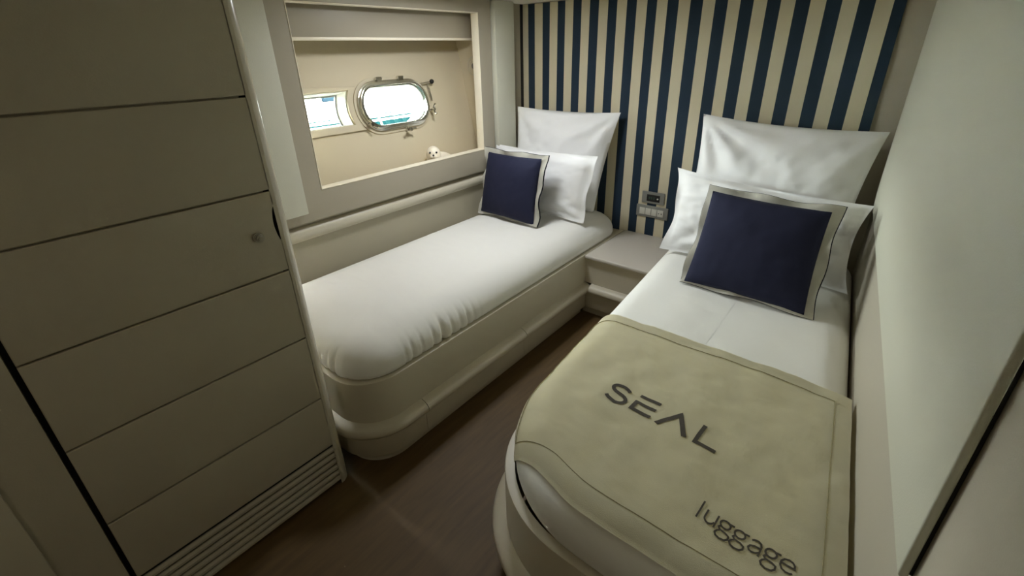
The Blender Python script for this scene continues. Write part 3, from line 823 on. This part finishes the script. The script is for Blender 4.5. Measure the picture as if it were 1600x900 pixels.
pillow('small rumpled white pillow standing behind the right navy cushion', [(-0.815, 2.215, ZB), (0.015, 2.19, ZB), (0.012, 2.285, 0.900), (-0.812, 2.325, 0.945)], 0.065, 'white pillows', pinch=0.085, flange=0.06, wr=0.012, seed=8.2, creases=((1, 0, 10, 0.014, 0.5), (-1, -1, 9, 0.008, 0.3)), flap=0.014)

def navy_cushion(label, c, thick, seed, fl=0.058):
    bl, br, tr, tl, nn = plane_of(c); ctr = (bl + br) / 2
    t = thing('navy_cushion', label, 'cushion', ctr, 'navy cushions with pale flange')
    def pt(s, q): return bl.lerp(br, s).lerp(tl.lerp(tr, s), q)
    inner = [pt(fl * 0.7, fl * 0.45), pt(1 - fl, fl * 0.3), pt(1 - fl * 1.2, 1 - fl), pt(fl * 0.8, 1 - fl)]
    obj('cover', pillow_bm([p + nn * 0.004 for p in inner], thick, pinch=0.035, wr=0.003, seed=seed, n=36, back=0.9), NAVY, t, angle=70)
    def flange(name, grow, off, m, amp):
        bm = bmesh.new(); n = 40; rings = []
        per = [(-1 + 2 * k / n, -1) for k in range(n)] + [(1, -1 + 2 * k / n) for k in range(n)] + [(1 - 2 * k / n, 1) for k in range(n)] + [(-1, 1 - 2 * k / n) for k in range(n)]
        for q in range(6):
            f = q / 5; ring = []
            for k, (u, v) in enumerate(per):
                r0 = 1 - 2 * fl - 0.06; rad = r0 + (1 + grow - r0) * f
                pin = 0.03 * (1 - min(u * u, v * v)) if False else 0.03 * (1 - (v * v if abs(u) >= 0.9999 else u * u))
                uu, vv = u * rad * (1 - pin), v * rad * (1 - pin)
                wv = amp * f * math.sin(k * 2 * math.pi / 17 + seed) + amp * 0.7 * f * fbm(k / 9, seed, 0, 1)
                e = 0.018 * f * math.sin(k * 2 * math.pi / 23 + seed * 2)
                uu *= 1 + e; vv *= 1 + e
                ring.append(bm.verts.new(pt((uu + 1) / 2, (vv + 1) / 2) + nn * (off + wv)))
            rings.append(ring)
        for A, B in zip(rings, rings[1:]):
            for k in range(len(A)): bm.faces.new((A[k], A[(k + 1) % len(A)], B[(k + 1) % len(A)], B[k]))
        bmesh.ops.solidify(bm, geom=bm.faces[:], thickness=0.002)
        obj(name, bm, m, t, angle=60, label='pale linen flange border' if m is FLANGE else 'dark navy edging behind the flange')
    flange('flange', 0.0, 0.0, FLANGE, 0.013)
    flange('back_edging', 0.012, -0.008, NAVYDK, 0.012)
    return t
navy_cushion('square navy cushion with pale flange on the left mattress', [(-1.985, 2.085, ZL), (-1.500, 2.065, ZL), (-1.490, 2.150, 0.962), (-1.968, 2.170, 0.955)], 0.060, 0.4)
navy_cushion('square navy cushion with pale flange on the right mattress', [(-0.590, 1.895, ZB), (-0.068, 1.885, ZB), (-0.073, 2.065, 0.936), (-0.575, 2.080, 0.948)], 0.060, 2.2)

# ------------------------------------------------------------------ wall controls above the cabinet
th = thing('wall_thermostat', 'grey wall controller with dark display above the socket plate', 'thermostat', (-1.066, 2.70, 0.65))
obj('housing', box((-1.139, 2.688, 0.612), (-0.993, 2.6995, 0.687), 0.005), GREYP, th)
obj('screen', box((-1.105, 2.686, 0.627), (-1.021, 2.6885, 0.670), 0.001), BLACK, th, label='dark display')
bm = bmesh.new()
for x in (-1.092, -1.078, -1.062):
    add_box(bm, (x, 2.6852, 0.640), (x + 0.008, 2.6862, 0.656))
obj('digits', bm, mat('dim_green_segment', (40, 62, 48), 0.5), th, smooth=False)
obj('button', disc((-1.034, 2.685, 0.648), (0, -1, 0), 0.005, 0.003, 12), LIGHTP, th)
pl = thing('socket_plate', 'grey plate with light switches and socket below the controller', 'socket', (-1.066, 2.70, 0.56))
obj('plate', box((-1.169, 2.690, 0.520), (-0.962, 2.6995, 0.597), 0.005), GREYP, pl)
for x0_, x1_ in ((-1.145, -1.109), (-1.106, -1.070), (-1.067, -1.031), (-1.028, -0.990)):
    obj('module', box((x0_, 2.6855, 0.537), (x1_, 2.6905, 0.580), 0.002), LIGHTP, pl)
for x in (-1.017, -1.001):
    obj('socket_hole', disc((x, 2.6850, 0.558), (0, -1, 0), 0.0035, 0.001, 10), BLACK, pl)

# ------------------------------------------------------------------ unseen ceiling lamps: berth one inferred from the light, entrance one added as fill
def ceiling_lamp(label, x, y, r, watts, col):
    t = thing('ceiling_lamp', label, 'lamp', (x, y, ZC))
    obj('rim', disc((x, y, ZC - 0.009), (0, 0, -1), r + 0.018, 0.016, 40, 0.004), CHROME, t)
    lm = bpy.data.materials.new('lamp_glass'); lm.use_nodes = True
    pb = lm.node_tree.nodes['Principled BSDF']
    pb.inputs['Emission Color'].default_value = (*col, 1); pb.inputs['Emission Strength'].default_value = watts / (math.pi * math.pi * r * r) * 0.3
    obj('diffuser', disc((x, y, ZC - 0.0185), (0, 0, -1), r, 0.004, 40), lm, t)
    l = bpy.data.lights.new('lamp_glow', 'AREA'); l.shape = 'DISK'; l.size = 2 * r; l.energy = watts; l.color = col
    o = bpy.data.objects.new('lamp_glow', l); COL.objects.link(o); o.location = (0, 0, -0.024); o.parent = t
ceiling_lamp('small round lamp added as weak warm fill behind the camera', -0.5, -0.75, 0.045, 1.0, (1, 0.88, 0.70))
ceiling_lamp('round ceiling lamp with frosted cover above the left berth', -1.55, 1.72, 0.13, 7.5, (0.94, 0.97, 1.0))
